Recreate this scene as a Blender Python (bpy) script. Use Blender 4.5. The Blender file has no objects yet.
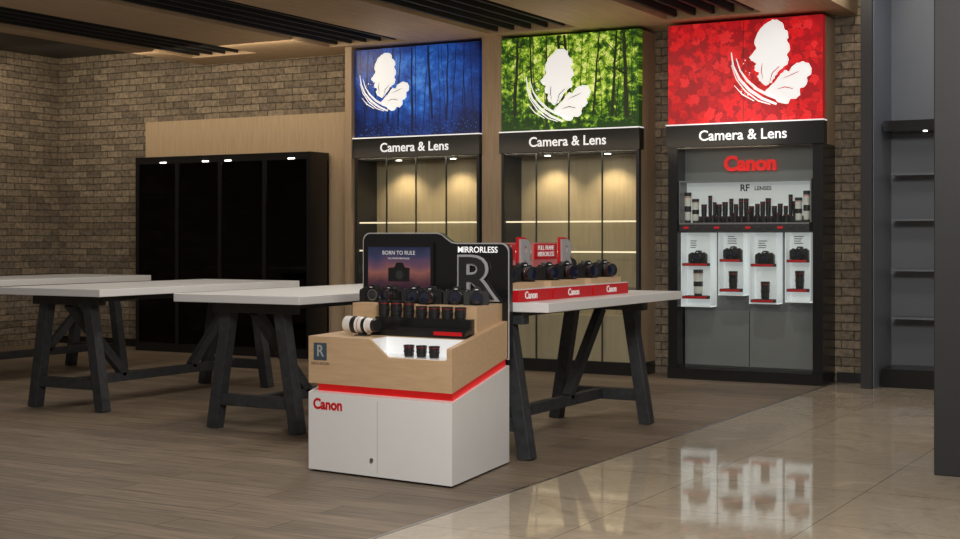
import bpy, bmesh, math, random
from mathutils import Vector, Matrix
from mathutils.geometry import tessellate_polygon
random.seed(7)
sc = bpy.context.scene
try:
    sc.view_settings.view_transform = 'Standard'
    sc.view_settings.look = 'None'
except Exception as e:
    print(e)

# ------------------------------------------------------------------ materials
def new_mat(name):
    m = bpy.data.materials.new(name); m.use_nodes = True
    nt = m.node_tree
    return m, nt, nt.nodes['Principled BSDF']
def N(nt, t, **kw):
    n = nt.nodes.new(t)
    for k, v in kw.items(): setattr(n, k, v)
    return n
def ramp(nt, stops):
    r = N(nt, 'ShaderNodeValToRGB')
    e = r.color_ramp.elements
    while len(e) < len(stops): e.new(0.5)
    for i, (p, c) in enumerate(stops):
        e[i].position = p; e[i].color = (*c, 1)
    return r
def math_(nt, op, a, b=None, clamp=False):
    n = N(nt, 'ShaderNodeMath', operation=op); n.use_clamp = clamp
    for i, v in enumerate((a, b)):
        if v is None: continue
        if isinstance(v, (int, float)): n.inputs[i].default_value = v
        else: nt.links.new(v, n.inputs[i])
    return n.outputs[0]
def mixc(nt, fac, a, b, mode='MIX'):
    mx = N(nt, 'ShaderNodeMix', data_type='RGBA', blend_type=mode)
    for k, v in ((0, fac), (6, a), (7, b)):
        if isinstance(v, (int, float)): mx.inputs[k].default_value = v
        elif isinstance(v, tuple): mx.inputs[k].default_value = (*v, 1)
        else: nt.links.new(v, mx.inputs[k])
    return mx.outputs[2]
def plain(name, col, rough=0.5, metal=0.0, emis=0.0, var=0.06, scale=6, coat=0.0):
    m, nt, b = new_mat(name)
    tc = N(nt, 'ShaderNodeTexCoord'); no = N(nt, 'ShaderNodeTexNoise')
    no.inputs['Scale'].default_value = scale; no.inputs['Detail'].default_value = 3
    nt.links.new(tc.outputs['Object'], no.inputs['Vector'])
    lo = tuple(max(0, c*(1-var)) for c in col); hi = tuple(min(1, c*(1+var)) for c in col)
    r = ramp(nt, [(0.3, lo), (0.7, hi)])
    nt.links.new(no.outputs['Fac'], r.inputs[0])
    nt.links.new(r.outputs[0], b.inputs['Base Color'])
    b.inputs['Roughness'].default_value = rough; b.inputs['Metallic'].default_value = metal
    b.inputs['Coat Weight'].default_value = coat
    if emis:
        nt.links.new(r.outputs[0], b.inputs['Emission Color']); b.inputs['Emission Strength'].default_value = emis
    return m
def wood(name, c1, c2, grain=(1, 14, 14), rough=0.5, scale=3):
    m, nt, b = new_mat(name)
    tc = N(nt, 'ShaderNodeTexCoord'); mp = N(nt, 'ShaderNodeMapping')
    mp.inputs['Scale'].default_value = grain
    nt.links.new(tc.outputs['Object'], mp.inputs[0])
    no = N(nt, 'ShaderNodeTexNoise'); no.inputs['Scale'].default_value = scale
    no.inputs['Detail'].default_value = 6; no.inputs['Roughness'].default_value = 0.6
    nt.links.new(mp.outputs[0], no.inputs['Vector'])
    r = ramp(nt, [(0.3, c1), (0.7, c2)])
    nt.links.new(no.outputs['Fac'], r.inputs[0]); nt.links.new(r.outputs[0], b.inputs['Base Color'])
    b.inputs['Roughness'].default_value = rough
    return m
def xz_vec(nt, a='X', b='Z', s=(1, 1)):
    tc = N(nt, 'ShaderNodeTexCoord'); sp = N(nt, 'ShaderNodeSeparateXYZ'); cb = N(nt, 'ShaderNodeCombineXYZ')
    nt.links.new(tc.outputs['Object'], sp.inputs[0])
    nt.links.new(math_(nt, 'MULTIPLY', sp.outputs[a], s[0]), cb.inputs[0])
    nt.links.new(math_(nt, 'MULTIPLY', sp.outputs[b], s[1]), cb.inputs[1])
    return cb.outputs[0], sp
def brick_mat(name, axis):
    m, nt, b = new_mat(name)
    vec, sp = xz_vec(nt, axis, 'Z')
    dn = N(nt, 'ShaderNodeTexNoise'); dn.inputs['Scale'].default_value = 9
    nt.links.new(vec, dn.inputs['Vector'])
    add = N(nt, 'ShaderNodeVectorMath', operation='MULTIPLY_ADD')
    nt.links.new(dn.outputs['Color'], add.inputs[0]); add.inputs[1].default_value = (0.02, 0.02, 0); nt.links.new(vec, add.inputs[2])
    br = N(nt, 'ShaderNodeTexBrick')
    br.inputs['Scale'].default_value = 1; br.inputs['Brick Width'].default_value = 0.23; br.inputs['Row Height'].default_value = 0.078
    br.inputs['Mortar Size'].default_value = 0.007; br.inputs['Mortar Smooth'].default_value = 0.6
    br.inputs['Color1'].default_value = (0.34, 0.275, 0.20, 1); br.inputs['Color2'].default_value = (0.18, 0.145, 0.11, 1)
    br.inputs['Mortar'].default_value = (0.11, 0.088, 0.067, 1)
    nt.links.new(add.outputs[0], br.inputs['Vector'])
    n2 = N(nt, 'ShaderNodeTexNoise'); n2.inputs['Scale'].default_value = 22; n2.inputs['Detail'].default_value = 6
    nt.links.new(vec, n2.inputs['Vector'])
    r = ramp(nt, [(0.3, (0.58, 0.58, 0.58)), (0.7, (1.2, 1.19, 1.17))])
    nt.links.new(n2.outputs['Fac'], r.inputs[0])
    nt.links.new(mixc(nt, 1.0, br.outputs['Color'], r.outputs[0], 'MULTIPLY'), b.inputs['Base Color'])
    b.inputs['Roughness'].default_value = 0.9
    bp = N(nt, 'ShaderNodeBump'); bp.inputs['Strength'].default_value = 0.7; bp.inputs['Distance'].default_value = 0.015
    h = math_(nt, 'SUBTRACT', math_(nt, 'MULTIPLY', n2.outputs['Fac'], 0.7), br.outputs['Fac'])
    nt.links.new(h, bp.inputs['Height']); nt.links.new(bp.outputs[0], b.inputs['Normal'])
    return m
def floor_wood():
    m, nt, b = new_mat('floor_planks')
    vec, sp = xz_vec(nt, 'X', 'Y')
    br = N(nt, 'ShaderNodeTexBrick')
    br.inputs['Scale'].default_value = 1; br.inputs['Brick Width'].default_value = 1.3; br.inputs['Row Height'].default_value = 0.2
    br.inputs['Mortar Size'].default_value = 0.004; br.offset = 0.37
    br.inputs['Color1'].default_value = (0.24, 0.182, 0.134, 1); br.inputs['Color2'].default_value = (0.17, 0.13, 0.094, 1)
    br.inputs['Mortar'].default_value = (0.08, 0.06, 0.045, 1)
    nt.links.new(vec, br.inputs['Vector'])
    v2, _ = xz_vec(nt, 'X', 'Y', (2.5, 38))
    no = N(nt, 'ShaderNodeTexNoise'); no.inputs['Scale'].default_value = 1; no.inputs['Detail'].default_value = 7; no.inputs['Roughness'].default_value = 0.65
    nt.links.new(v2, no.inputs['Vector'])
    r = ramp(nt, [(0.3, (0.48, 0.48, 0.48)), (0.7, (1.38, 1.35, 1.3))])
    nt.links.new(no.outputs['Fac'], r.inputs[0])
    nt.links.new(mixc(nt, 1.0, br.outputs['Color'], r.outputs[0], 'MULTIPLY'), b.inputs['Base Color'])
    b.inputs['Roughness'].default_value = 0.5
    return m
def floor_tile():
    m, nt, b = new_mat('floor_tiles')
    vec, sp = xz_vec(nt, 'X', 'Y')
    br = N(nt, 'ShaderNodeTexBrick')
    br.inputs['Scale'].default_value = 1; br.inputs['Brick Width'].default_value = 0.9; br.inputs['Row Height'].default_value = 0.9
    br.inputs['Mortar Size'].default_value = 0.004; br.offset = 0.0
    br.inputs['Color1'].default_value = (0.58, 0.49, 0.385, 1); br.inputs['Color2'].default_value = (0.53, 0.45, 0.35, 1)
    br.inputs['Mortar'].default_value = (0.32, 0.27, 0.21, 1)
    nt.links.new(vec, br.inputs['Vector'])
    no = N(nt, 'ShaderNodeTexNoise'); no.inputs['Scale'].default_value = 2.4; no.inputs['Detail'].default_value = 9; no.inputs['Distortion'].default_value = 1.6; no.inputs['Roughness'].default_value = 0.6
    nt.links.new(vec, no.inputs['Vector'])
    r = ramp(nt, [(0.3, (0.70, 0.67, 0.62)), (0.48, (0.95, 0.94, 0.92)), (0.52, (0.86, 0.83, 0.79)), (0.7, (1.12, 1.11, 1.09))])
    nt.links.new(no.outputs['Fac'], r.inputs[0])
    nt.links.new(mixc(nt, 1.0, br.outputs['Color'], r.outputs[0], 'MULTIPLY'), b.inputs['Base Color'])
    b.inputs['Roughness'].default_value = 0.045; b.inputs['Specular IOR Level'].default_value = 0.9
    return m
def poster_forest(name, stops, nscale, es, glowx, amp, detail=0.75):
    """leafy print: noise + soft central glow + darker ground (object origin = panel centre line)"""
    m, nt, b = new_mat(name)
    v, sp = xz_vec(nt, 'X', 'Z', (nscale, nscale))
    no = N(nt, 'ShaderNodeTexNoise'); no.inputs['Scale'].default_value = 1.0; no.inputs['Detail'].default_value = 10; no.inputs['Roughness'].default_value = detail
    nt.links.new(v, no.inputs['Vector'])
    tc = N(nt, 'ShaderNodeTexCoord'); s = N(nt, 'ShaderNodeSeparateXYZ'); nt.links.new(tc.outputs['Object'], s.inputs[0])
    dx = math_(nt, 'MULTIPLY', s.outputs['X'], glowx)
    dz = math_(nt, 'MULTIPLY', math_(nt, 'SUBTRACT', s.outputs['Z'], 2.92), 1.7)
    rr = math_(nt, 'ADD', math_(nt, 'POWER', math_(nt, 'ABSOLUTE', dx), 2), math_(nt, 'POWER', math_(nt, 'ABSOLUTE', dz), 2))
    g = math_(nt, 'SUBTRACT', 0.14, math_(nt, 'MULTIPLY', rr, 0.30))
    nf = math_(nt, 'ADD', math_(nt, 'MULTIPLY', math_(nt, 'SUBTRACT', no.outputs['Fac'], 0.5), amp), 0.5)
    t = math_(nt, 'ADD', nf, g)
    r = ramp(nt, stops)
    nt.links.new(t, r.inputs[0])
    nt.links.new(r.outputs[0], b.inputs['Base Color']); nt.links.new(r.outputs[0], b.inputs['Emission Color'])
    b.inputs['Emission Strength'].default_value = es; b.inputs['Roughness'].default_value = 0.35
    return m
def glass_mat(name, tint, fac):
    m, nt, b = new_mat(name)
    nt.nodes.remove(b)
    out = nt.nodes['Material Output']
    tr = N(nt, 'ShaderNodeBsdfTransparent'); tr.inputs[0].default_value = (*tint, 1)
    gl = N(nt, 'ShaderNodeBsdfGlossy'); gl.inputs['Roughness'].default_value = 0.05
    mx = N(nt, 'ShaderNodeMixShader'); mx.inputs[0].default_value = fac
    nt.links.new(tr.outputs[0], mx.inputs[1]); nt.links.new(gl.outputs[0], mx.inputs[2]); nt.links.new(mx.outputs[0], out.inputs[0])
    return m
def screen_mat():
    m, nt, b = new_mat('screen_sunset')
    tc = N(nt, 'ShaderNodeTexCoord'); sp = N(nt, 'ShaderNodeSeparateXYZ'); nt.links.new(tc.outputs['Object'], sp.inputs[0])
    no = N(nt, 'ShaderNodeTexNoise'); no.inputs['Scale'].default_value = 7; no.inputs['Detail'].default_value = 4
    nt.links.new(tc.outputs['Object'], no.inputs['Vector'])
    t = math_(nt, 'DIVIDE', math_(nt, 'SUBTRACT', sp.outputs['Z'], 0.97), 0.27)
    t = math_(nt, 'ADD', t, math_(nt, 'MULTIPLY', math_(nt, 'SUBTRACT', no.outputs['Fac'], 0.5), 0.5))
    r = ramp(nt, [(0.0, (0.012, 0.006, 0.014)), (0.2, (0.05, 0.016, 0.025)), (0.45, (0.20, 0.07, 0.055)), (0.6, (0.11, 0.045, 0.07)), (0.8, (0.03, 0.03, 0.07)), (1.0, (0.010, 0.014, 0.04))])
    nt.links.new(t, r.inputs[0])
    b.inputs['Base Color'].default_value = (0.01, 0.01, 0.01, 1)
    nt.links.new(r.outputs[0], b.inputs['Emission Color']); b.inputs['Emission Strength'].default_value = 1.0
    b.inputs['Roughness'].default_value = 0.2
    return m

M = dict(
    brickX=brick_mat('stone_brick_back', 'X'), brickY=brick_mat('stone_brick_side', 'Y'),
    plank=floor_wood(), tile=floor_tile(),
    ceilwood=wood('ceiling_oak', (0.42, 0.29, 0.175), (0.54, 0.39, 0.25), (14, 1, 14), 0.6),
    postwood=wood('post_oak', (0.34, 0.24, 0.15), (0.44, 0.32, 0.21), (14, 14, 1), 0.5),
    panelwood=wood('panel_oak', (0.44, 0.32, 0.20), (0.53, 0.395, 0.255), (14, 14, 1.2), 0.55),
    casewood=wood('case_beige_oak', (0.44, 0.35, 0.23), (0.52, 0.42, 0.29), (10, 10, 1), 0.5),
    kwood=wood('kiosk_oak', (0.56, 0.375, 0.215), (0.65, 0.45, 0.275), (1.5, 16, 16), 0.45),
    black=plain('black_lacquer', (0.010, 0.010, 0.011), 0.25),
    blackm=plain('matte_black', (0.012, 0.012, 0.013), 0.6),
    char=plain('charcoal_paint', (0.022, 0.022, 0.025), 0.5),
    legs=plain('dark_stained_timber', (0.032, 0.034, 0.038), 0.55, var=0.3, scale=20),
    white=plain('white_laminate', (0.76, 0.76, 0.76), 0.3, var=0.01),
    kwhite=plain('white_gloss', (0.85, 0.85, 0.85), 0.22, var=0.01, coat=0.3),
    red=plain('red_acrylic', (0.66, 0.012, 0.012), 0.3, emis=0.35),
    redprint=plain('red_print', (0.62, 0.01, 0.015), 0.4, emis=0.0, var=0.01),
    redtxt=plain('red_sign', (0.75, 0.01, 0.01), 0.4, emis=0.6, var=0.01),
    pink=plain('display_card_print', (0.55, 0.16, 0.16), 0.4, emis=0.05),
    whitetxt=plain('white_sign', (0.85, 0.85, 0.85), 0.5, emis=0.6, var=0.01),
    whiteprint=plain('white_print', (0.85, 0.85, 0.85), 0.5, emis=0.1, var=0.01),
    greytxt=plain('dark_print', (0.05, 0.05, 0.055), 0.5),
    steel=plain('brushed_steel', (0.42, 0.42, 0.43), 0.3, 1.0),
    silver=plain('silver_paint', (0.50, 0.50, 0.52), 0.35, 0.2),
    dsteel=plain('dark_chrome', (0.16, 0.17, 0.18), 0.22, 1.0),
    grey=plain('grey_backboard', (0.18, 0.18, 0.185), 0.35, var=0.03, scale=2),
    greylt=plain('grey_door', (0.24, 0.24, 0.25), 0.25, var=0.03, scale=2),
    alc=plain('alcove_grey', (0.15, 0.16, 0.185), 0.45, var=0.04, scale=2),
    litwhite=plain('lightbox_white', (0.74, 0.76, 0.77), 0.5, emis=0.35, var=0.01),
    lamp=plain('lamp_diffuser', (1.0, 0.95, 0.85), 0.5, emis=9, var=0.0),
    strip=plain('led_strip_warm', (1.0, 0.82, 0.55), 0.5, emis=1.0, var=0.0),
    cam=plain('camera_body_black', (0.014, 0.014, 0.015), 0.45, var=0.3, scale=200),
    lens=plain('lens_barrel_black', (0.016, 0.016, 0.017), 0.3),
    lglass=plain('lens_front_glass', (0.01, 0.012, 0.03), 0.05, coat=1.0),
    lwhite=plain('lens_barrel_white', (0.72, 0.70, 0.66), 0.4, var=0.02),
    glass=glass_mat('clear_glass', (0.93, 0.95, 0.94), 0.03),
    dglass=glass_mat('smoked_glass', (0.25, 0.25, 0.26), 0.04),
    pred=plain('poster_red_ground', (0.30, 0.004, 0.008), 0.35, emis=0.6),
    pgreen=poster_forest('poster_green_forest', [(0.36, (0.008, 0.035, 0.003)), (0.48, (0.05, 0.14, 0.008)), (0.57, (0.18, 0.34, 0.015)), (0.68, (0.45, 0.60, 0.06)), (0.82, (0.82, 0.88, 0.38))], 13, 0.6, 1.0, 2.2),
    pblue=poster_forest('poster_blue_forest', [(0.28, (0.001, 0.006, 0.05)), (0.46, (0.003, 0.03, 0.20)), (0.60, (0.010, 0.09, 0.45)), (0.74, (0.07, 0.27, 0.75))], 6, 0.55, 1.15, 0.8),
    trunkg=plain('print_dark_trunk', (0.018, 0.022, 0.008), 0.35, emis=0.5),
    trunkb=plain('print_navy_trunk', (0.002, 0.008, 0.055), 0.35, emis=0.5),
    bluefl=plain('print_blue_flower', (0.02, 0.10, 0.42), 0.35, emis=0.5),
    screen=screen_mat(), plaque=plain('slate_plaque', (0.06, 0.09, 0.12), 0.35),
)
for k, c in enumerate([(0.60, 0.006, 0.010), (0.44, 0.003, 0.008), (0.68, 0.018, 0.022), (0.34, 0.002, 0.007), (0.52, 0.008, 0.010)]):
    M['leaf%d' % k] = plain('print_red_leaf_%d' % k, c, 0.35, emis=0.6, var=0.12, scale=30)

# ------------------------------------------------------------------ mesh builder
class MB:
    def __init__(s, name, warp=None):
        s.name = name; s.v = []; s.f = []; s.mi = []; s.sm = []; s.mats = []; s.warp = warp
    def idx(s, m):
        m = M[m] if isinstance(m, str) else m
        if m not in s.mats: s.mats.append(m)
        return s.mats.index(m)
    def add(s, verts, faces, m, smooth=False):
        o = len(s.v); i = s.idx(m)
        s.v += [Vector(p) for p in verts]
        for f in faces:
            s.f.append([o+k for k in f]); s.mi.append(i); s.sm.append(smooth)
    def box(s, x0, x1, y0, y1, z0, z1, m):
        s.add([(x0,y0,z0),(x1,y0,z0),(x1,y1,z0),(x0,y1,z0),(x0,y0,z1),(x1,y0,z1),(x1,y1,z1),(x0,y1,z1)],
              [(0,3,2,1),(4,5,6,7),(0,1,5,4),(1,2,6,5),(2,3,7,6),(3,0,4,7)], m)
    def prism(s, pts, plane, a, b, m):
        def P(p, d):
            return {'xz': (p[0], d, p[1]), 'yz': (d, p[0], p[1]), 'xy': (p[0], p[1], d)}[plane]
        n = len(pts); vs = [P(p, a) for p in pts] + [P(p, b) for p in pts]
        tri = tessellate_polygon([[Vector((p[0], p[1], 0)) for p in pts]])
        fs = [tuple(t) for t in tri] + [tuple(k+n for k in t[::-1]) for t in tri]
        fs += [(i, (i+1) % n, (i+1) % n + n, i+n) for i in range(n)]
        s.add(vs, fs, m)
    def flat(s, pts, y, m):
        tri = tessellate_polygon([[Vector((p[0], p[1], 0)) for p in pts]])
        s.add([(p[0], y, p[1]) for p in pts], [tuple(t) for t in tri], m)
    def lathe(s, o, axis, prof, seg=24):
        o = Vector(o); ax = Vector(axis).normalized()
        u = ax.orthogonal().normalized(); w = ax.cross(u)
        for (t0, r0, m), (t1, r1, _) in zip(prof[:-1], prof[1:]):
            vs = []
            for (t, r) in ((t0, r0), (t1, r1)):
                for k in range(seg):
                    a = 2*math.pi*k/seg
                    vs.append(o+ax*t+(u*math.cos(a)+w*math.sin(a))*r)
            fs = [(k, (k+1) % seg, (k+1) % seg+seg, k+seg) for k in range(seg)]
            s.add(vs, fs, m, abs(t1-t0) > 1e-6)
    def cyl(s, p0, p1, r, m, seg=20):
        p0 = Vector(p0); p1 = Vector(p1); L = (p1-p0).length
        s.lathe(p0, p1-p0, [(0, 1e-4, m), (0, r, m), (L, r, m), (L, 1e-4, m)], seg)
    def beam(s, p0, p1, w, h, m, side=(1, 0, 0)):
        p0 = Vector(p0); p1 = Vector(p1); d = (p1-p0).normalized(); a = Vector(side)
        a = (a-d*a.dot(d)).normalized(); b = d.cross(a)
        vs = []
        for p in (p0, p1):
            for (i, j) in ((-1,-1),(1,-1),(1,1),(-1,1)):
                vs.append(p+a*i*w/2+b*j*h/2)
        s.add(vs, [(0,3,2,1),(4,5,6,7),(0,1,5,4),(1,2,6,5),(2,3,7,6),(3,0,4,7)], m)
    def text(s, txt, o, xd, yd, size, m, ext=0.003, bold=0.0, align='CENTER', sx=1.0, bev=0.0):
        c = bpy.data.curves.new('t', 'FONT'); c.body = txt; c.size = size; c.align_x = align; c.align_y = 'CENTER'
        c.extrude = ext; c.offset = bold; c.resolution_u = 4; c.bevel_depth = bev
        ob = bpy.data.objects.new('t', c); sc.collection.objects.link(ob)
        bpy.context.view_layer.update()
        me = ob.evaluated_get(bpy.context.evaluated_depsgraph_get()).to_mesh()
        o = Vector(o); xd = Vector(xd); yd = Vector(yd); zd = xd.normalized().cross(yd.normalized())
        s.add([o+xd*v.co.x*sx+yd*v.co.y+zd*(v.co.z+ext) for v in me.vertices], [tuple(p.vertices) for p in me.polygons], m)
        bpy.data.objects.remove(ob); bpy.data.curves.remove(c)
    def done(s, origin=(0, 0, 0), bevel=0.0):
        me = bpy.data.meshes.new(s.name); o = Vector(origin)
        vs = [s.warp(v) if s.warp else v for v in s.v]
        me.from_pydata([v-o for v in vs], [], s.f)
        for m in s.mats: me.materials.append(m)
        me.polygons.foreach_set('material_index', s.mi); me.polygons.foreach_set('use_smooth', s.sm)
        me.update()
        bm = bmesh.new(); bm.from_mesh(me); bmesh.ops.recalc_face_normals(bm, faces=bm.faces); bm.to_mesh(me); bm.free()
        ob = bpy.data.objects.new(s.name, me); sc.collection.objects.link(ob); ob.location = o
        if bevel:
            b = ob.modifiers.new('bevel', 'BEVEL'); b.width = bevel; b.segments = 2; b.limit_method = 'ANGLE'; b.angle_limit = math.radians(50)
        return ob

# ------------------------------------------------------------------ camera
f = 1405.0; H = 237.0; E = 1.3; TH = math.atan(790/1405)
cd = bpy.data.cameras.new('camera'); cam = bpy.data.objects.new('camera', cd); sc.collection.objects.link(cam)
cam.location = (0, 0, E); cam.rotation_euler = (math.pi/2, 0, TH)
cd.sensor_width = 36; cd.lens = 36*f/960; cd.shift_y = -(269.5-H)/960; cd.clip_end = 100
sc.camera = cam

# ------------------------------------------------------------------ room shell
WY = 12.55; BX = -3.37
b = MB('floor'); b.box(-13.2, BX, 0.5, 13.4, -0.1, 0, 'plank')
b.box(BX, 3.0, 0.5, 13.4, -0.1, 0, 'tile'); b.box(BX-0.012, BX+0.006, 0.5, WY, -0.001, 0.0015, 'steel'); b.done()
b = MB('wall_back'); b.box(-13.1, -3.06, WY, WY+0.15, 0, 3.9, 'brickX'); b.done()
b = MB('wall_left'); b.box(-13.15, -13.0, 0.5, WY, 0, 3.9, 'brickY'); b.done()
b = MB('baseboard_back'); b.box(-13.0, -11.6, WY-0.02, WY, 0, 0.09, 'black'); b.box(-3.38, -3.07, WY-0.02, WY, 0, 0.09, 'blackm'); b.done()
b = MB('ceiling')
b.box(-13.2, -3.2, 0.5, 12.7, 3.5, 3.6, 'char')
b.box(-3.2, 3.0, 0.5, 13.4, 3.9, 4.0, 'char')
for (x0, x1) in ((-10.7, -10.4), (-9.5, -8.55), (-7.6, -6.65), (-5.7, -4.8), (-3.9, -3.2)):
    b.box(x0, x1, 0.8, 12.0, 3.28, 3.4, 'ceilwood')
b.box(-10.7, -3.2, 12.0, WY, 3.28, 3.4, 'ceilwood')
b.box(-3.25, -3.2, 0.8, WY, 3.4, 3.9, 'ceilwood')
b.box(-10.7, -3.25, 0.8, WY, 3.46, 3.5, 'blackm')
for x0 in (-10.4, -8.55, -6.65, -4.8):
    for k in range(5):
        x = x0+0.09+k*0.18
        b.box(x-0.015, x+0.015, 0.8, 12.0, 3.30, 3.38, 'blackm')
b.done()

b = MB('trim_post')
b.box(-6.82, -6.60, 12.17, WY, 0, 3.28, 'postwood'); b.done()
b = MB('trim_post'); b.box(-8.42, -8.34, 12.1, WY, 0, 3.28, 'postwood'); b.done()

b = MB('wall_panel'); b.box(-11.55, -8.60, 12.50, WY, 0, 2.65, 'panelwood'); b.done()
b = MB('display_cabinet')
x0, x1, y0, y1 = -11.36, -8.89, 12.13, 12.47
b.box(x0, x1, y0, y1, 0, 0.1, 'black'); b.box(x0, x1, y0, y1, 2.13, 2.21, 'black')
b.box(x0, x0+0.05, y0, y1, 0.1, 2.13, 'black'); b.box(x1-0.05, x1, y0, y1, 0.1, 2.13, 'black')
b.box(x0, x1, y1-0.03, y1, 0.1, 2.13, 'blackm')
w = (x1-x0)/4
for k in range(1, 4): b.box(x0+k*w-0.025, x0+k*w+0.025, y0, y1-0.03, 0.1, 2.13, 'black')
for z in (0.55, 0.95, 1.35, 1.75): b.box(x0+0.05, x1-0.05, y0+0.04, y1-0.03, z, z+0.012, 'blackm')
b.box(x0+0.05, x1-0.05, y0+0.01, y0+0.016, 0.1, 2.13, 'dglass')
for fx in (0.17, 0.42, 0.55, 0.90):
    xx = x0+fx*(x1-x0); b.box(xx-0.04, xx+0.04, y0-0.012, y0+0.002, 2.137, 2.147, 'lamp')
b.done(((x0+x1)/2, y0, 0))

# ------------------------------------------------------------------ butterfly artwork
def ragged(pts, n=3, amp=0.5):
    out = []
    for i, p in enumerate(pts):
        q = pts[(i+1) % len(pts)]
        for k in range(n):
            t = k/n; out.append((p[0]+(q[0]-p[0])*t+random.uniform(-amp, amp), p[1]+(q[1]-p[1])*t+random.uniform(-amp, amp)))
    return out
WING = [(768,88),(762,84),(759,79),(761,75),(757,73),(756,69),(758,66),(753,63),(751,60),(756,55),(758,51),(756,46),(758,39),(762,33),(768,28),(774,25),(780,26),(784,29),
        (785,34),(789,38),(790,43),(788,46),(791,51),(791,56),(788,59),(790,64),(789,68),(785,71),(781,74),(777,79),(773,85)]
HIND = [(770,90),(776,85),(781,79),(786,74),(790,76),(793,71),(798,68),(804,67),(809,69),(812,74),(811,79),(807,82),(808,87),(805,91),(801,92),(801,98),(797,102),(792,101),(789,106),(783,106),(778,103),(776,98),(771,97),(767,93)]
def stroke(c, w0, w1):
    L, R = [], []
    for i, p in enumerate(c):
        a = c[max(0, i-1)]; d = c[min(len(c)-1, i+1)]
        tx, ty = d[0]-a[0], d[1]-a[1]; l = math.hypot(tx, ty) or 1
        t = i/(len(c)-1); w = (w0+(w1-w0)*t)*(0.7+0.6*math.sin(math.pi*t))/2
        L.append((p[0]-ty/l*w, p[1]+tx/l*w)); R.append((p[0]+ty/l*w, p[1]-tx/l*w))
    return L+R[::-1]
ARCS = [stroke([(733,54),(735,67),(741,80),(751,91),(764,100),(778,106)], 1.2, 3.0),
        stroke([(738,60),(742,72),(749,82),(759,91),(770,97),(784,103)], 1.0, 3.0),
        stroke([(733,66),(738,80),(747,92),(760,102),(772,106)], 0.6, 1.4),
        stroke([(736,86),(744,95),(756,102)], 0.7, 1.2)]
VEINS = [stroke([(771,86),(774,76),(781,70)], 0.5, 1.0), stroke([(765,82),(763,74),(764,66)], 0.4, 0.9), stroke([(778,92),(786,90),(794,92)], 0.5, 1.0), stroke([(784,82),(792,79),(800,76)], 0.4, 0.9)]
def butterfly(b, X0, Wd, y, ox, oy, sc_, vm):
    def T(p): return (X0+((p[0]-745)*sc_+ox)/155*Wd, 2.33+(56-(p[1]-66)*sc_-oy)/98*0.91)
    for poly in (ragged(WING), ragged(HIND)) + tuple(ARCS):
        b.prism([T(p) for p in poly], 'xz', y-0.006, y-0.004, 'whitetxt')
    for poly in VEINS: b.prism([T(p) for p in poly], 'xz', y-0.0068, y-0.006, vm)
    for _ in range(16):
        px = random.uniform(743, 758); py = random.uniform(62, 98); r = random.uniform(0.3, 0.8)
        b.prism([T((px+r*math.cos(a*1.047), py+r*math.sin(a*1.047))) for a in range(6)], 'xz', y-0.006, y-0.004, 'whitetxt')
def trees(b, x0, x1, y, m, n, wmin, wmax, branches, rng):
    z0, z1 = 2.335, 3.24
    for k in range(n):
        x = x0+0.04+(x1-x0-0.08)*(k+rng.uniform(0.1, 0.9))/n; w = rng.uniform(wmin, wmax)
        lean = rng.uniform(-0.07, 0.07); zb = z0+rng.uniform(0.0, 0.16)
        pts = []
        for i in range(9):
            t = i/8; pts.append((x+lean*t+rng.uniform(-0.006, 0.006), zb+(z1-zb)*t))
        L = [(p[0]-w*(1-0.45*i/8)/2, p[1]) for i, p in enumerate(pts)]; R = [(p[0]+w*(1-0.45*i/8)/2, p[1]) for i, p in enumerate(pts)]
        cl = lambda p: (min(max(p[0], x0+0.002), x1-0.002), p[1])
        b.prism([cl(p) for p in L+R[::-1]], 'xz', y-0.001, y-0.0002, m)
        for _ in range(branches):
            i = rng.randint(3, 7); p = pts[i]; s = rng.choice((-1, 1)); ln = rng.uniform(0.08, 0.22)
            q = (p[0]+s*ln, min(p[1]+ln*rng.uniform(0.5, 1.2), z1)); t = w*0.22
            mid = ((p[0]+q[0])/2, (p[1]+q[1])/2-0.01)
            b.prism([cl(c) for c in [(p[0], p[1]-t), (mid[0], mid[1]-t*0.6), q, (mid[0], mid[1]+t*0.5), (p[0], p[1]+t)]], 'xz', y-0.0014, y-0.0004, m)
LEAF = [(0,-1.0),(0.03,-0.45),(0.42,-0.55),(0.36,-0.36),(0.78,-0.22),(0.62,-0.10),(0.98,0.22),(0.66,0.20),(0.62,0.38),(0.36,0.14),(0.40,0.58),(0.22,0.50),(0,1.0)]
LEAF = LEAF + [(-x, z) for (x, z) in LEAF[-2:0:-1]]
def leaves(b, x0, x1, y, rng, n=420):
    for k in range(n):
        cx = rng.uniform(x0, x1); cz = rng.uniform(2.33, 3.245); r = rng.uniform(0.045, 0.085); a = rng.uniform(0, 6.28)
        c, s = math.cos(a), math.sin(a); sq = rng.uniform(0.75, 1.0)
        pts = [(min(max(cx+r*(px*c*sq-pz*s), x0+0.001), x1-0.001), min(max(cz+r*(px*s*sq+pz*c), 2.332), 3.244)) for px, pz in LEAF]
        mi = rng.choice((3, 1, 3, 1, 4)) if k < n*0.4 else rng.choice((0, 1, 2, 4, 0, 3))
        b.flat(pts, y-0.0005-k*6e-6, 'leaf%d' % mi)

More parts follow.
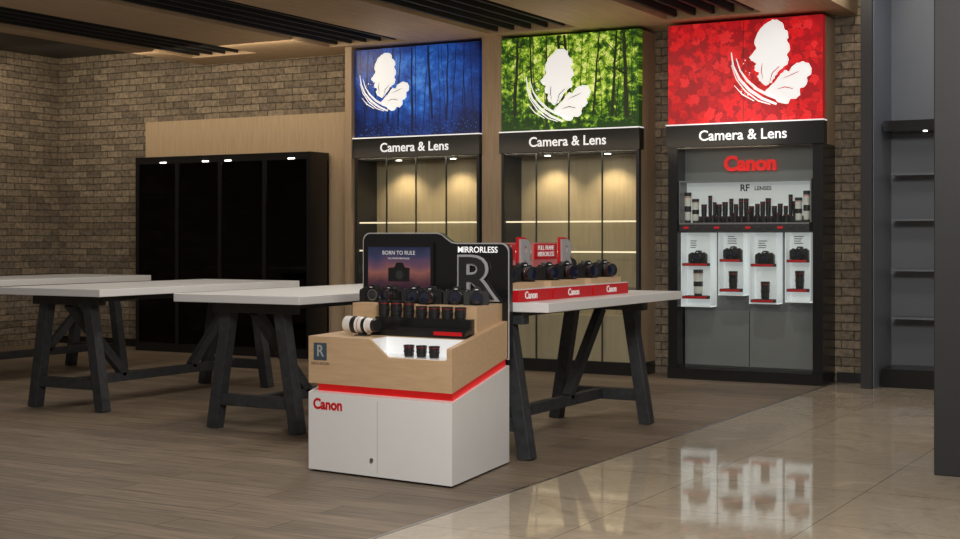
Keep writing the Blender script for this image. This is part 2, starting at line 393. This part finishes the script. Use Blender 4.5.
# ------------------------------------------------------------------ lenses and cameras
def lens_up(b, x, y, z, h=0.11, r=0.035, white=False, ring=True, axis=(0, 0, 1)):
    m = 'lwhite' if white else 'lens'
    p = [(0, 1e-4, 'lens'), (0, r*0.82, 'lens'), (h*0.08, r*0.82, m), (h*0.12, r*0.9, m), (h*0.36, r*0.9, 'lens'), (h*0.38, r*0.97, 'lens'),
         (h*0.55, r*0.97, m), (h*0.58, r*0.92, m), (h*0.83, r*0.98, 'redprint' if ring else m), (h*0.85, r*0.98, m), (h*0.87, r, 'lens'), (h, r, 'lens'),
         (h, r*0.86, 'lens'), (h*0.96, r*0.8, 'lglass'), (h*0.975, 1e-4, 'lglass')]
    b.lathe((x, y, z), axis, p, 20)
def cam_geom(b, T, s=1.0, lens=0.075, lr=0.036):
    t = MB('tmp')
    def rb(pts, y0, y1, m): t.prism(pts, 'xz', y0, y1, m)
    body = [(-0.068,0.004),(-0.062,0),(0.062,0),(0.068,0.006),(0.068,0.068),(0.060,0.078),(0.026,0.080),(0.020,0.094),(0.012,0.101),(-0.012,0.101),(-0.020,0.094),(-0.028,0.080),(-0.060,0.076),(-0.068,0.068)]
    rb(body, -0.02, 0.022, 'cam')
    rb([(-0.07,0.003),(-0.042,0.003),(-0.038,0.02),(-0.038,0.065),(-0.046,0.077),(-0.066,0.075),(-0.071,0.06)], -0.045, 0.0, 'cam')
    rb([(-0.017,0.082),(0.017,0.082),(0.011,0.098),(-0.011,0.098)], -0.03, -0.02, 'cam')
    t.cyl((-0.05,-0.005,0.075), (-0.05,-0.005,0.086), 0.011, 'lens', 14)
    t.cyl((-0.054,-0.03,0.074), (-0.054,-0.032,0.081), 0.006, 'dsteel', 10)
    t.cyl((0.046,0,0.077), (0.046,0,0.086), 0.012, 'lens', 14)
    t.add([(-0.010,-0.0305,0.085),(0.010,-0.0305,0.085),(0.008,-0.0305,0.089),(-0.008,-0.0305,0.089)], [(0,1,2,3)], 'whiteprint')
    t.box(-0.035, 0.035, 0.022, 0.027, 0.012, 0.06, 'lens')
    t.box(-0.013, 0.013, 0.015, 0.035, 0.082, 0.098, 'cam')
    L = lens; zc = 0.042
    if L > 0.01:
        p = [(0, 0.031, 'steel'), (0.003, 0.031, 'lens'), (0.003, lr*0.86, 'lens'), (L*0.3, lr*0.9, 'lens'), (L*0.32, lr, 'lens'), (L*0.6, lr, 'lens'), (L*0.62, lr*0.94, 'lens'),
             (L*0.84, lr*0.97, 'redprint'), (L*0.86, lr*0.97, 'lens'), (L, lr*1.02, 'lens'), (L, lr*0.88, 'lens'), (L*0.93, lr*0.8, 'lglass'), (L*0.97, 1e-4, 'lglass')]
    else:
        p = [(0, 0.033, 'steel'), (0.005, 0.033, 'steel'), (0.005, 0.026, 'lens'), (0.0, 0.022, 'dsteel'), (0.001, 1e-4, 'dsteel')]
    t.lathe((0.004, -0.02, zc), (0, -1, 0), p, 22)
    o = len(b.v)
    idx = [b.idx(m) for m in t.mats]
    b.v += [T @ (v*s) for v in t.v]
    for fc, mi, sm in zip(t.f, t.mi, t.sm):
        b.f.append([o+k for k in fc]); b.mi.append(idx[mi]); b.sm.append(sm)
def camera_obj(loc, yaw, s=1.0, lens=0.075, lr=0.036, name='mirrorless_camera'):
    b = MB(name); cam_geom(b, Matrix.Identity(4), s, lens, lr)
    ob = b.done(); ob.location = loc; ob.rotation_euler = (0, 0, yaw); return ob

# ------------------------------------------------------------------ brand cases
FY = 12.15
def header(b, x0, x1, pm, y=FY):
    b.box(x0, x1, y, y+0.08, 2.33, 3.245, pm)
    b.box(x0, x1, y+0.08, WY-0.005, 2.12, 3.245, 'postwood')
    b.box((x0+x1)/2-0.002, (x0+x1)/2+0.002, y-0.0038, y, 2.33, 3.245, 'char')
    b.box(x0-0.01, x1+0.015, y-0.03, y+0.08, 2.12, 2.32, 'black')
    b.box(x0-0.01, x1+0.015, y-0.034, y+0.08, 2.32, 2.331, 'whitetxt')
    b.text('Camera & Lens', ((x0+x1)/2, y-0.031, 2.215), (1, 0, 0), (0, 0, 1), 0.132, 'whitetxt', 0.002, 0.0015)
def forest_case(name, x0, x1, pm, bo, kind):
    b = MB(name); y = FY; header(b, x0, x1, pm)
    rng = random.Random(5 if kind == 'g' else 11)
    if kind == 'g':
        trees(b, x0, x1, y, 'trunkg', 8, 0.018, 0.05, 4, rng); trees(b, x0, x1, y, 'trunkg', 10, 0.006, 0.012, 2, rng)
    else:
        trees(b, x0, x1, y, 'trunkb', 9, 0.012, 0.035, 1, rng); trees(b, x0, x1, y, 'trunkb', 12, 0.005, 0.010, 1, rng)
        for _ in range(150):
            px = rng.uniform(x0+0.03, x1-0.03); pz = 2.345+abs(rng.gauss(0, 0.07)); r = rng.uniform(0.003, 0.007)
            b.prism([(px+r*math.cos(a*1.257), pz+r*math.sin(a*1.257)) for a in range(5)], 'xz', y-0.0018, y-0.0005, 'bluefl')
    butterfly(b, (x0+x1)/2, x1-x0, y, *bo, 'trunkg' if kind == 'g' else 'trunkb')
    b.box(x0, x1, y, WY-0.005, 0, 0.12, 'black')
    b.box(x0, x0+0.03, y, WY-0.005, 0.12, 2.12, 'char'); b.box(x1-0.03, x1, y, y+0.05, 0.12, 2.12, 'char')
    b.box(x1-0.03, x1, y+0.05, WY-0.005, 0.12, 2.12, 'postwood')
    b.box(x0+0.03, x1-0.03, WY-0.03, WY-0.005, 0.12, 2.12, 'casewood')
    b.box(x0+0.03, x1-0.03, y+0.02, WY-0.03, 2.10, 2.12, 'char')
    for z in (0.80, 1.15, 1.44):
        b.box(x0+0.03, x1-0.03, y+0.05, WY-0.03, z, z+0.015, 'glass')
        b.box(x0+0.03, x1-0.03, y+0.042, y+0.05, z, z+0.015, 'strip' if z > 1 else 'steel')
    b.box(x0+0.03, x1-0.03, y+0.05, WY-0.03, 0.12, 0.55, 'casewood')
    w = (x1-x0-0.06)/4
    for k in range(1, 4):
        b.box(x0+0.03+k*w-0.006, x0+0.03+k*w+0.006, y+0.004, y+0.02, 0.12, 2.12, 'dsteel')
    b.box(x0+0.03, x1-0.03, y+0.008, y+0.014, 0.12, 2.12, 'glass')
    for k in (0.28, 0.72):
        xx = x0+k*(x1-x0); b.cyl((xx, y+0.20, 2.095), (xx, y+0.20, 2.10), 0.03, 'lamp', 14)
    b.done(((x0+x1)/2, y, 0))
    for k in (0.28, 0.72):
        xx = x0+k*(x1-x0)
        l = bpy.data.lights.new('case_spot', 'SPOT'); l.energy = 18; l.color = (1, 0.80, 0.50); l.spot_size = math.radians(110); l.spot_blend = 0.8; l.shadow_soft_size = 0.03
        o = bpy.data.objects.new('case_spot', l); sc.collection.objects.link(o); o.location = (xx, y+0.14, 2.08); o.rotation_euler = (math.radians(12), 0, 0)
forest_case('blue_display_case', -8.33, -6.84, 'pblue', (-61, -5, 0.8), 'b')
forest_case('green_display_case', -6.59, -5.13, 'pgreen', (-37, 10, 0.93), 'g')

# red case
b = MB('red_display_case'); x0, x1, y = -4.84, -3.40, FY
header(b, x0, x1, 'pred'); leaves(b, x0, x1, y, random.Random(3)); butterfly(b, (x0+x1)/2, x1-x0, y, 0, 0, 1.0, 'leaf1')
b.box(x0, x1, y-0.02, WY-0.005, 0, 0.10, 'black')
b.box(x0, x0+0.09, y, WY-0.005, 0.10, 2.12, 'black'); b.box(x1-0.09, x1, y, WY-0.005, 0.10, 2.12, 'black')
b.box(x0+0.09, x1-0.09, y+0.2, WY-0.005, 0.10, 2.12, 'grey')
b.text('Canon', (-4.12, y+0.199, 1.965), (1, 0, 0), (0, 0, 1), 0.185, 'redtxt', 0.012, 0.007, sx=1.0)
nx0, nx1 = -4.73, -3.52
b.box(nx0, nx1, y+0.19, y+0.2, 1.43, 1.80, 'litwhite'); b.box(nx0, nx1, y+0.02, y+0.2, 1.80, 1.815, 'grey')
b.box(nx0-0.012, nx0, y+0.02, y+0.2, 1.43, 1.815, 'grey'); b.box(nx1, nx1+0.012, y+0.02, y+0.2, 1.43, 1.815, 'grey')
b.box(nx0, nx1, y-0.0, y+0.2, 1.35, 1.43, 'char'); b.box(nx0, nx1, y-0.003, y, 1.415, 1.43, 'steel')
b.box(nx0+0.1, nx1-0.1, y+0.13, y+0.19, 1.43, 1.49, 'char')
for k in range(12): b.box(nx0+0.04+k*0.098, nx0+0.09+k*0.098, y-0.004, y-0.001, 1.375, 1.395, 'redprint' if k % 3 == 0 else 'dsteel')
b.text('RF', (-4.17, y+0.189, 1.745), (1, 0, 0), (0, 0, 1), 0.085, 'greytxt', 0.001, 0.002)
b.text('LENSES', (-4.0, y+0.189, 1.74), (1, 0, 0), (0, 0, 1), 0.05, 'greytxt', 0.001, 0.001)
boxes = [(-4.73, -4.44, 0.66, (1.06, 0.76)), (-4.37, -4.13, 0.77, (1.10, 0.83)), (-4.08, -3.82, 0.70, (1.06, 0.74)), (-3.75, -3.52, 0.72, (1.10, 0.84))]
for (a, c, zb, sh) in boxes:
    b.box(a, c, y+0.18, y+0.199, zb, 1.34, 'litwhite')
    b.box(a, a+0.008, y+0.04, y+0.18, zb, 1.34, 'litwhite'); b.box(c-0.008, c, y+0.04, y+0.18, zb, 1.34, 'litwhite')
    b.box(a, c, y+0.04, y+0.18, zb, zb+0.01, 'litwhite')
    for z in sh:
        b.box(a+0.02, c-0.02, y+0.02, y+0.18, z-0.025, z, 'blackm')
        b.box(a+0.03, c-0.03, y+0.015, y+0.02, z-0.022, z-0.002, 'redprint')
    for k in range(4):
        b.box(a+0.04, a+0.04+0.08*random.uniform(0.6, 1.2), y+0.178, y+0.18, sh[0]+0.20-k*0.02, sh[0]+0.207-k*0.02, 'greytxt')
b.box(x0+0.10, (x0+x1)/2-0.004, y+0.17, y+0.2, 0.12, 0.63, 'greylt'); b.box((x0+x1)/2+0.004, x1-0.10, y+0.17, y+0.2, 0.12, 0.63, 'greylt')
b.box(x0+0.09, x1-0.09, y+0.006, y+0.010, 0.10, 2.12, 'glass')
b.done(((x0+x1)/2, y, 0))
b = MB('camera_lens_collection')
xx = nx0+0.18; i = 0
while xx < nx1-0.17:
    r = random.uniform(0.024, 0.036); h = random.choice((0.09, 0.11, 0.13, 0.16, 0.19))
    if -4.26 < xx < -3.88: h = min(h, 0.16)
    lens_up(b, xx, y+0.16, 1.49, h, r*0.75, False); xx += 2*r*0.78+0.004; i += 1
for xw in (nx0+0.045, nx0+0.12, nx1-0.05, nx1-0.125): lens_up(b, xw, y+0.10, 1.43, 0.22 if abs(xw+4.12) < 0.53 else 0.28, 0.033, True)
xx = nx0+0.21
while xx < nx1-0.2:
    r = random.uniform(0.024, 0.036); h = random.choice((0.05, 0.07, 0.09, 0.12)); lens_up(b, xx, y+0.075, 1.43, h, r); xx += 2*r+0.012
b.done((-4.12, y+0.1, 1.43))
b = MB('camera_collection')
for (a, c, zb, sh) in boxes:
    cx = (a+c)/2
    cam_geom(b, Matrix.Translation((cx, y+0.11, sh[0])), 1.15, 0.05)
for i, (a, c, zb, sh) in enumerate(boxes):
    if i == 0: lens_up(b, (a+c)/2, y+0.1, sh[1], 0.24, 0.045, True)
    else: lens_up(b, (a+c)/2, y+0.1, sh[1], 0.16, 0.042)
b.done((-4.12, y+0.1, 0.8))

# ------------------------------------------------------------------ right alcove & column
b = MB('wall_right')
b.box(-3.06, -2.965, 12.1, 12.9, 0, 3.9, 'char')
b.box(-2.964, -2.955, 12.14, 12.77, 0, 3.9, 'alc')
b.box(-2.965, 1.5, 12.77, 12.9, 0, 3.9, 'alc'); b.done()
b = MB('wall_shelving')
ax0, ax1 = -2.90, 0.2
b.box(ax0-0.03, ax1, 12.30, 12.765, 0, 0.16, 'black')
b.box(ax0-0.03, ax1, 12.38, 12.765, 2.22, 2.31, 'black')
for z in (0.58, 1.0, 1.44, 1.84):
    b.box(ax0, ax1, 12.52, 12.765, z, z+0.018, 'alc')
for xx in (-2.6, -2.1, -1.6): b.box(xx-0.015, xx+0.015, 12.47, 12.5, 2.214, 2.22, 'lamp')
b.done((-2, 12.5, 0))
b = MB('structural_column'); b.box(-1.6, -0.7, 7.9, 8.8, 0, 3.9, 'char'); b.done((-1.15, 8.35, 0), 0.006)

# ------------------------------------------------------------------ trestle tables
TT = 0.92
def table(x0, x1, y0, y1, ins=0.22):
    b = MB('trestle_table'); cx = (x0+x1)/2
    b.box(x0, x1, y0, y1, TT-0.055, TT, 'white')
    ya, yb = y0+ins, y1-0.22; ym = (ya+yb)/2
    for yt in (ya, yb):
        for s in (-1, 1):
            b.beam((cx+s*0.35, yt, 0.0), (cx+s*0.21, yt, TT-0.05), 0.085, 0.085, 'legs')
        b.box(cx-0.34, cx+0.34, yt-0.04, yt+0.04, TT-0.13, TT-0.055, 'legs')
        b.box(cx-0.33, cx+0.33, yt-0.03, yt+0.03, 0.16, 0.24, 'legs')
        d = 1 if yt == ya else -1
        b.beam((cx, yt, TT-0.12), (cx, yt+d*(yb-ya)*0.30, 0.22), 0.06, 0.07, 'legs')
    b.box(cx-0.03, cx+0.03, ya, yb, 0.165, 0.235, 'legs')
    b.box(cx-0.03, cx+0.03, ya, yb, TT-0.12, TT-0.056, 'legs')
    b.done((cx, (y0+y1)/2, 0), 0.004)
table(-4.65, -3.60, 7.20, 9.30, 0.08)
table(-6.45, -5.40, 7.25, 9.60)
table(-8.43, -7.37, 7.50, 9.90)
table(-10.77, -9.72, 8.0, 10.6)

# ------------------------------------------------------------------ kiosk
FLc, FRc, BRc, BLc = Vector((-4.665, 6.35)), Vector((-3.68, 6.25)), Vector((-3.80, 7.10)), Vector((-4.79, 7.12))
def W(p):
    u, v = p.x, p.y
    q = FLc*(1-u)*(1-v)+FRc*u*(1-v)+BRc*u*v+BLc*(1-u)*v
    return Vector((q.x, q.y, p.z))
b = MB('display_kiosk', W)
b.box(0.02, 0.98, 0.02, 0.98, 0, 0.015, 'blackm')
b.prism([(0, 0.012), (1, 0.012), (1, 0.565), (0, 0.44)], 'yz', 0, 1, 'kwhite')
b.box(0.4975, 0.499, -0.001, 0.0, 0.03, 0.42, 'greylt')
b.cyl((0.46, -0.01, 0.10), (0.46, 0, 0.10), 0.012, 'steel', 14)
b.prism([(0.05, 0.44), (0.97, 0.555), (0.97, 0.615), (0.05, 0.495)], 'yz', 0.05, 0.985, 'red')
bot = lambda v: 0.49+0.125*v
def wb(u0, u1, v0, v1, z0, z1):
    b.prism([(v0, bot(v0)), (v1, bot(v1)), (v1, z1), (v0, z0)], 'yz', u0, u1, 'kwood')
wb(0.0, 0.44, 0.0, 0.964, 0.75, 0.75)
wb(0.44, 0.965, 0.0, 0.28, 0.655, 0.655)
wb(0.44, 0.965, 0.28, 0.964, 0.75, 0.75)
wb(0.965, 1.0, 0.0, 0.964, 0.72, 0.82)
b.prism([(0.44, 0.75), (0.44, 0.655), (0.57, 0.655)], 'xz', 0.0, 0.03, 'kwood')
b.box(0.441, 0.964, 0.03, 0.28, 0.655, 0.659, 'kwhite'); b.box(0.441, 0.964, 0.272, 0.279, 0.659, 0.749, 'litwhite')
b.box(0.4405, 0.445, 0.03, 0.27, 0.659, 0.748, 'kwhite')
b.box(0.10, 0.965, 0.50, 0.964, 0.75, 0.92, 'kwood')
b.box(0.30, 0.95, 0.34, 0.50, 0.75, 0.80, 'black')
b.box(0.30, 0.95, 0.42, 0.50, 0.80, 0.85, 'black')
b.box(0.74, 0.93, 0.335, 0.34, 0.765, 0.785, 'redprint')
def arc(cx, cz, r, a0, a1, n=6):
    return [(cx+r*math.cos(math.radians(a0+(a1-a0)*k/n)), cz+r*math.sin(math.radians(a0+(a1-a0)*k/n))) for k in range(n+1)]
def outline(i):
    l, r_, bt, t1, t2 = -0.02+i, 1.01-i, 0.6+i, 1.325-i, 1.265-i
    p = [(l, bt), (r_, bt)]
    p += arc(r_-0.05, t2-0.05, 0.05, 0, 90)
    p += [(0.66, t2), (0.62, t2+0.005), (0.58, t2+0.03), (0.55, t1-0.008), (0.52, t1)]
    p += arc(l+0.05, t1-0.05, 0.05, 90, 180)
    return p
b.prism(outline(0), 'xz', 0.972, 1.04, 'black')
b.prism(outline(-0.001), 'xz', 0.968, 0.972, 'silver')
b.prism(outline(0.006), 'xz', 0.965, 0.969, 'black')
b.text('MIRRORLESS', (0.80, 0.964, 1.225), (1, 0, 0), (0, 0, 1), 0.049, 'whitetxt', 0.002, 0.0003)
b.text('R', (0.785, 0.955, 1.05), (1.25, 0, 0), (0, 0, 1), 0.345, 'silver', 0.006, 0.016)
b.text('R', (0.785, 0.935, 1.05), (1.25, 0, 0), (0, 0, 1), 0.345, 'char', 0.004, 0.003)
b.text('Canon', (0.035, -0.001, 0.375), (1, 0, 0), (0, 0, 1), 0.08, 'redprint', 0.001, 0.003, align='LEFT')
b.box(0.04, 0.135, -0.004, 0, 0.62, 0.715, 'plaque'); b.text('R', (0.088, -0.005, 0.668), (1, 0, 0), (0, 0, 1), 0.09, 'silver', 0.001, 0.001)
b.text('EOS R SYSTEM', (0.088, -0.001, 0.600), (1, 0, 0), (0, 0, 1), 0.021, 'greytxt', 0.0005)
b.done(bevel=0.0015)
b = MB('monitor', W)
b.box(0.01, 0.50, 0.945, 0.962, 0.945, 1.265, 'black'); b.box(0.03, 0.48, 0.94, 0.945, 0.97, 1.24, 'screen')
b.text('BORN TO RULE', (0.255, 0.938, 1.205), (1, 0, 0), (0, 0, 1), 0.034, 'whiteprint', 0.0005)
b.text('FULL FRAME MIRRORLESS', (0.255, 0.938, 1.172), (1, 0, 0), (0, 0, 1), 0.014, 'whiteprint', 0.0005)
ob = b.done()
def Kp(u, v, z): return W(Vector((u, v, z)))
kyaw = -0.07
b = MB('screen_picture', W)
b.prism([(0.18,1.035),(0.33,1.035),(0.335,1.115),(0.30,1.12),(0.285,1.148),(0.24,1.148),(0.225,1.12),(0.18,1.115)], 'xz', 0.936, 0.9395, 'cam')
b.cyl((0.262, 0.9345, 1.075), (0.262, 0.936, 1.075), 0.04, 'lens', 24); b.cyl((0.262, 0.934, 1.075), (0.262, 0.9345, 1.075), 0.026, 'dsteel', 24)
pic = b.done(); pic.parent = ob
for (u, v, yaw, ln, lr) in ((0.17, 0.70, 0.1, 0.0, 0.036), (0.32, 0.66, -0.1, 0.06, 0.036), (0.47, 0.70, 0.3, 0.05, 0.036), (0.61, 0.64, 0.15, 0.09, 0.038), (0.76, 0.70, 0.35, 0.06, 0.038), (0.90, 0.68, 0.5, 0.05, 0.034)):
    camera_obj(Kp(u, v, 0.92), kyaw+yaw, 1.0, ln, lr)
b = MB('lens_row')
for k in range(7):
    p = Kp(0.345+k*0.088, 0.46, 0.85); lens_up(b, p.x, p.y, p.z, 0.09 if k < 3 else 0.065, 0.033)
b.done(Kp(0.6, 0.46, 0.85))
b = MB('small_lens_row')
for k in range(3):
    p = Kp(0.66+k*0.085, 0.13, 0.659); lens_up(b, p.x, p.y, p.z, 0.062, 0.03)
b.done(Kp(0.74, 0.13, 0.659))
b = MB('telephoto_lens')
p = Kp(0.175, 0.24, 0.75); d = (Kp(0.5, 0.3, 0)-Kp(0.1, 0.3, 0)).normalized()
r = 0.047
o = p+Vector((0, 0, 0.058)); o.z = 0.75+0.060
b.lathe(o, d, [(0.012, 1e-4, 'lglass'), (0.012, r*0.85, 'lens'), (0, r*0.9, 'lens'), (0, r*1.0, 'lwhite'), (0.05, r, 'lens'), (0.052, r*1.03, 'lens'), (0.085, r*1.03, 'lwhite'), (0.087, r*0.97, 'lwhite'),
                (0.10, r*0.97, 'redprint'), (0.104, r*0.97, 'lwhite'), (0.125, r*0.9, 'lens'), (0.128, r*0.93, 'lens'), (0.15, r*0.93, 'lwhite'), (0.152, r*0.85, 'lwhite'), (0.19, r*0.8, 'lens'), (0.215, r*0.78, 'lens'), (0.215, 1e-4, 'lens')], 28)
q = p+d*0.11
b.box(q.x-0.02, q.x+0.02, q.y-0.015, q.y+0.015, 0.75, 0.775, 'blackm'); b.box(q.x-0.04, q.x+0.04, q.y-0.025, q.y+0.025, 0.75, 0.756, 'blackm')
b.done(p)

# ------------------------------------------------------------------ product displays on right table (facing +X)
def stand(Y0, card):
    b = MB('product_stand'); X = -3.80; L = 0.57
    ya = max(Y0+0.008, 7.21)
    b.box(X-0.22, X, ya, Y0+L-0.008, TT, TT+0.07, 'redprint')
    b.box(X-0.22, X-0.002, ya, Y0+L-0.008, TT+0.07, TT+0.076, 'white')
    b.box(X-0.20, X-0.035, Y0+0.04 if Y0 > 7.2 else ya+0.01, Y0+L-0.05, TT+0.076, TT+0.112, 'kwood')
    b.box(X-0.50, X-0.22, ya, Y0+L-0.01, TT, TT+0.15, 'kwood')
    b.text('Canon', (X, Y0+L/2, TT+0.036), (0, 1, 0), (0, 0, 1), 0.06, 'whiteprint', 0.001, 0.001)
    cy = Y0+0.15
    if card:
        b.box(X-0.26, X-0.245, cy+0.06, cy+0.40, TT+0.15, TT+0.345, 'pink')
        b.box(X-0.245, X-0.242, cy+0.07, cy+0.39, TT+0.24, TT+0.335, 'redprint')
        b.text('FULL FRAME', (X-0.242, cy+0.23, TT+0.31), (0, 1, 0), (0, 0, 1), 0.042, 'whiteprint', 0.001, 0.0003)
        b.text('MIRRORLESS', (X-0.242, cy+0.23, TT+0.27), (0, 1, 0), (0, 0, 1), 0.042, 'whiteprint', 0.001, 0.0003)
        b.text('R', (X-0.25, cy+0.50, TT+0.25), (0, 1, 0), (0, 0, 1), 0.29, 'redprint', 0.008, 0.018)
        b.text('R', (X-0.235, cy+0.50, TT+0.25), (0, 1, 0), (0, 0, 1), 0.28, 'silver', 0.008, 0.010)
        b.box(X-0.27, X-0.235, cy+0.41, cy+0.565 if Y0 > 7.5 else cy+0.59, TT+0.145, TT+0.16, 'red')
    b.done((X-0.2, Y0+L/2, TT), 0.002)
    for (dy, ln, s) in ((0.16, 0.055, 1.12), (0.41, 0.07, 1.15)):
        camera_obj((X-0.125, Y0+dy, TT+0.112), math.radians(90-28), s, ln, 0.037)
    if not card: camera_obj((X-0.36, Y0+0.30, TT+0.15), math.radians(90-28), 1.1, 0.06, 0.037)
stand(7.09, True); stand(7.67, True); stand(8.25, False)

# ------------------------------------------------------------------ lights
def area(loc, tgt, sx, sy, e, col=(1, 0.93, 0.82), name='ceiling_and_fill_light'):
    l = bpy.data.lights.new(name, 'AREA'); l.shape = 'RECTANGLE'; l.size = sx; l.size_y = sy; l.energy = e; l.color = col
    o = bpy.data.objects.new(name, l); sc.collection.objects.link(o); o.location = loc
    o.rotation_euler = (Vector(tgt)-Vector(loc)).to_track_quat('-Z', 'Y').to_euler(); return o
def spot(loc, tgt, e, ang=60, blend=0.8, col=(1, 0.85, 0.65), r=0.05, name='track_spot'):
    l = bpy.data.lights.new(name, 'SPOT'); l.energy = e; l.color = col; l.spot_size = math.radians(ang); l.spot_blend = blend; l.shadow_soft_size = r
    o = bpy.data.objects.new(name, l); sc.collection.objects.link(o); o.location = loc
    o.rotation_euler = (Vector(tgt)-Vector(loc)).to_track_quat('-Z', 'Y').to_euler(); return o
area((-1.2, 3.0, 3.6), (-4.2, 6.8, 0.4), 1.6, 1.2, 270, (1, 0.96, 0.9))
area((-1.6, 9.5, 3.85), (-2.2, 10.0, 0), 2.0, 3.0, 90)
area((-5.6, 8.3, 3.25), (-5.6, 8.4, 0), 0.6, 3.0, 60)
area((-9.0, 8.5, 3.25), (-9.0, 8.6, 0), 0.6, 3.0, 38)
area((-10.6, 11.3, 3.2), (-10.6, 12.55, 2.3), 4.4, 0.2, 24, (1, 0.84, 0.62))
area((-12.0, 10.6, 3.3), (-13.0, 11.0, 1.8), 0.2, 3.0, 8, (1, 0.86, 0.66))
area((-6.6, 11.2, 2.2), (-6.6, 12.0, 3.3), 5.0, 0.1, 8, (1, 0.82, 0.58))  # added uplight without a fixture, brightens the ceiling oak near the back wall
area((-3.15, 11.6, 3.7), (-3.2, 12.55, 2.0), 0.4, 0.2, 7, (1, 0.86, 0.66))
spot((-4.1, 11.0, 3.2), (-4.1, 12.2, 1.5), 70, 60, col=(1, 0.97, 0.92))
area((-2.0, 12.0, 3.6), (-2.4, 12.6, 1.0), 1.6, 0.3, 8, (0.9, 0.95, 1.0))
w = bpy.data.worlds.new('world'); sc.world = w; w.use_nodes = True
bg = w.node_tree.nodes['Background']; bg.inputs[0].default_value = (1.0, 0.93, 0.84, 1); bg.inputs[1].default_value = 0.18
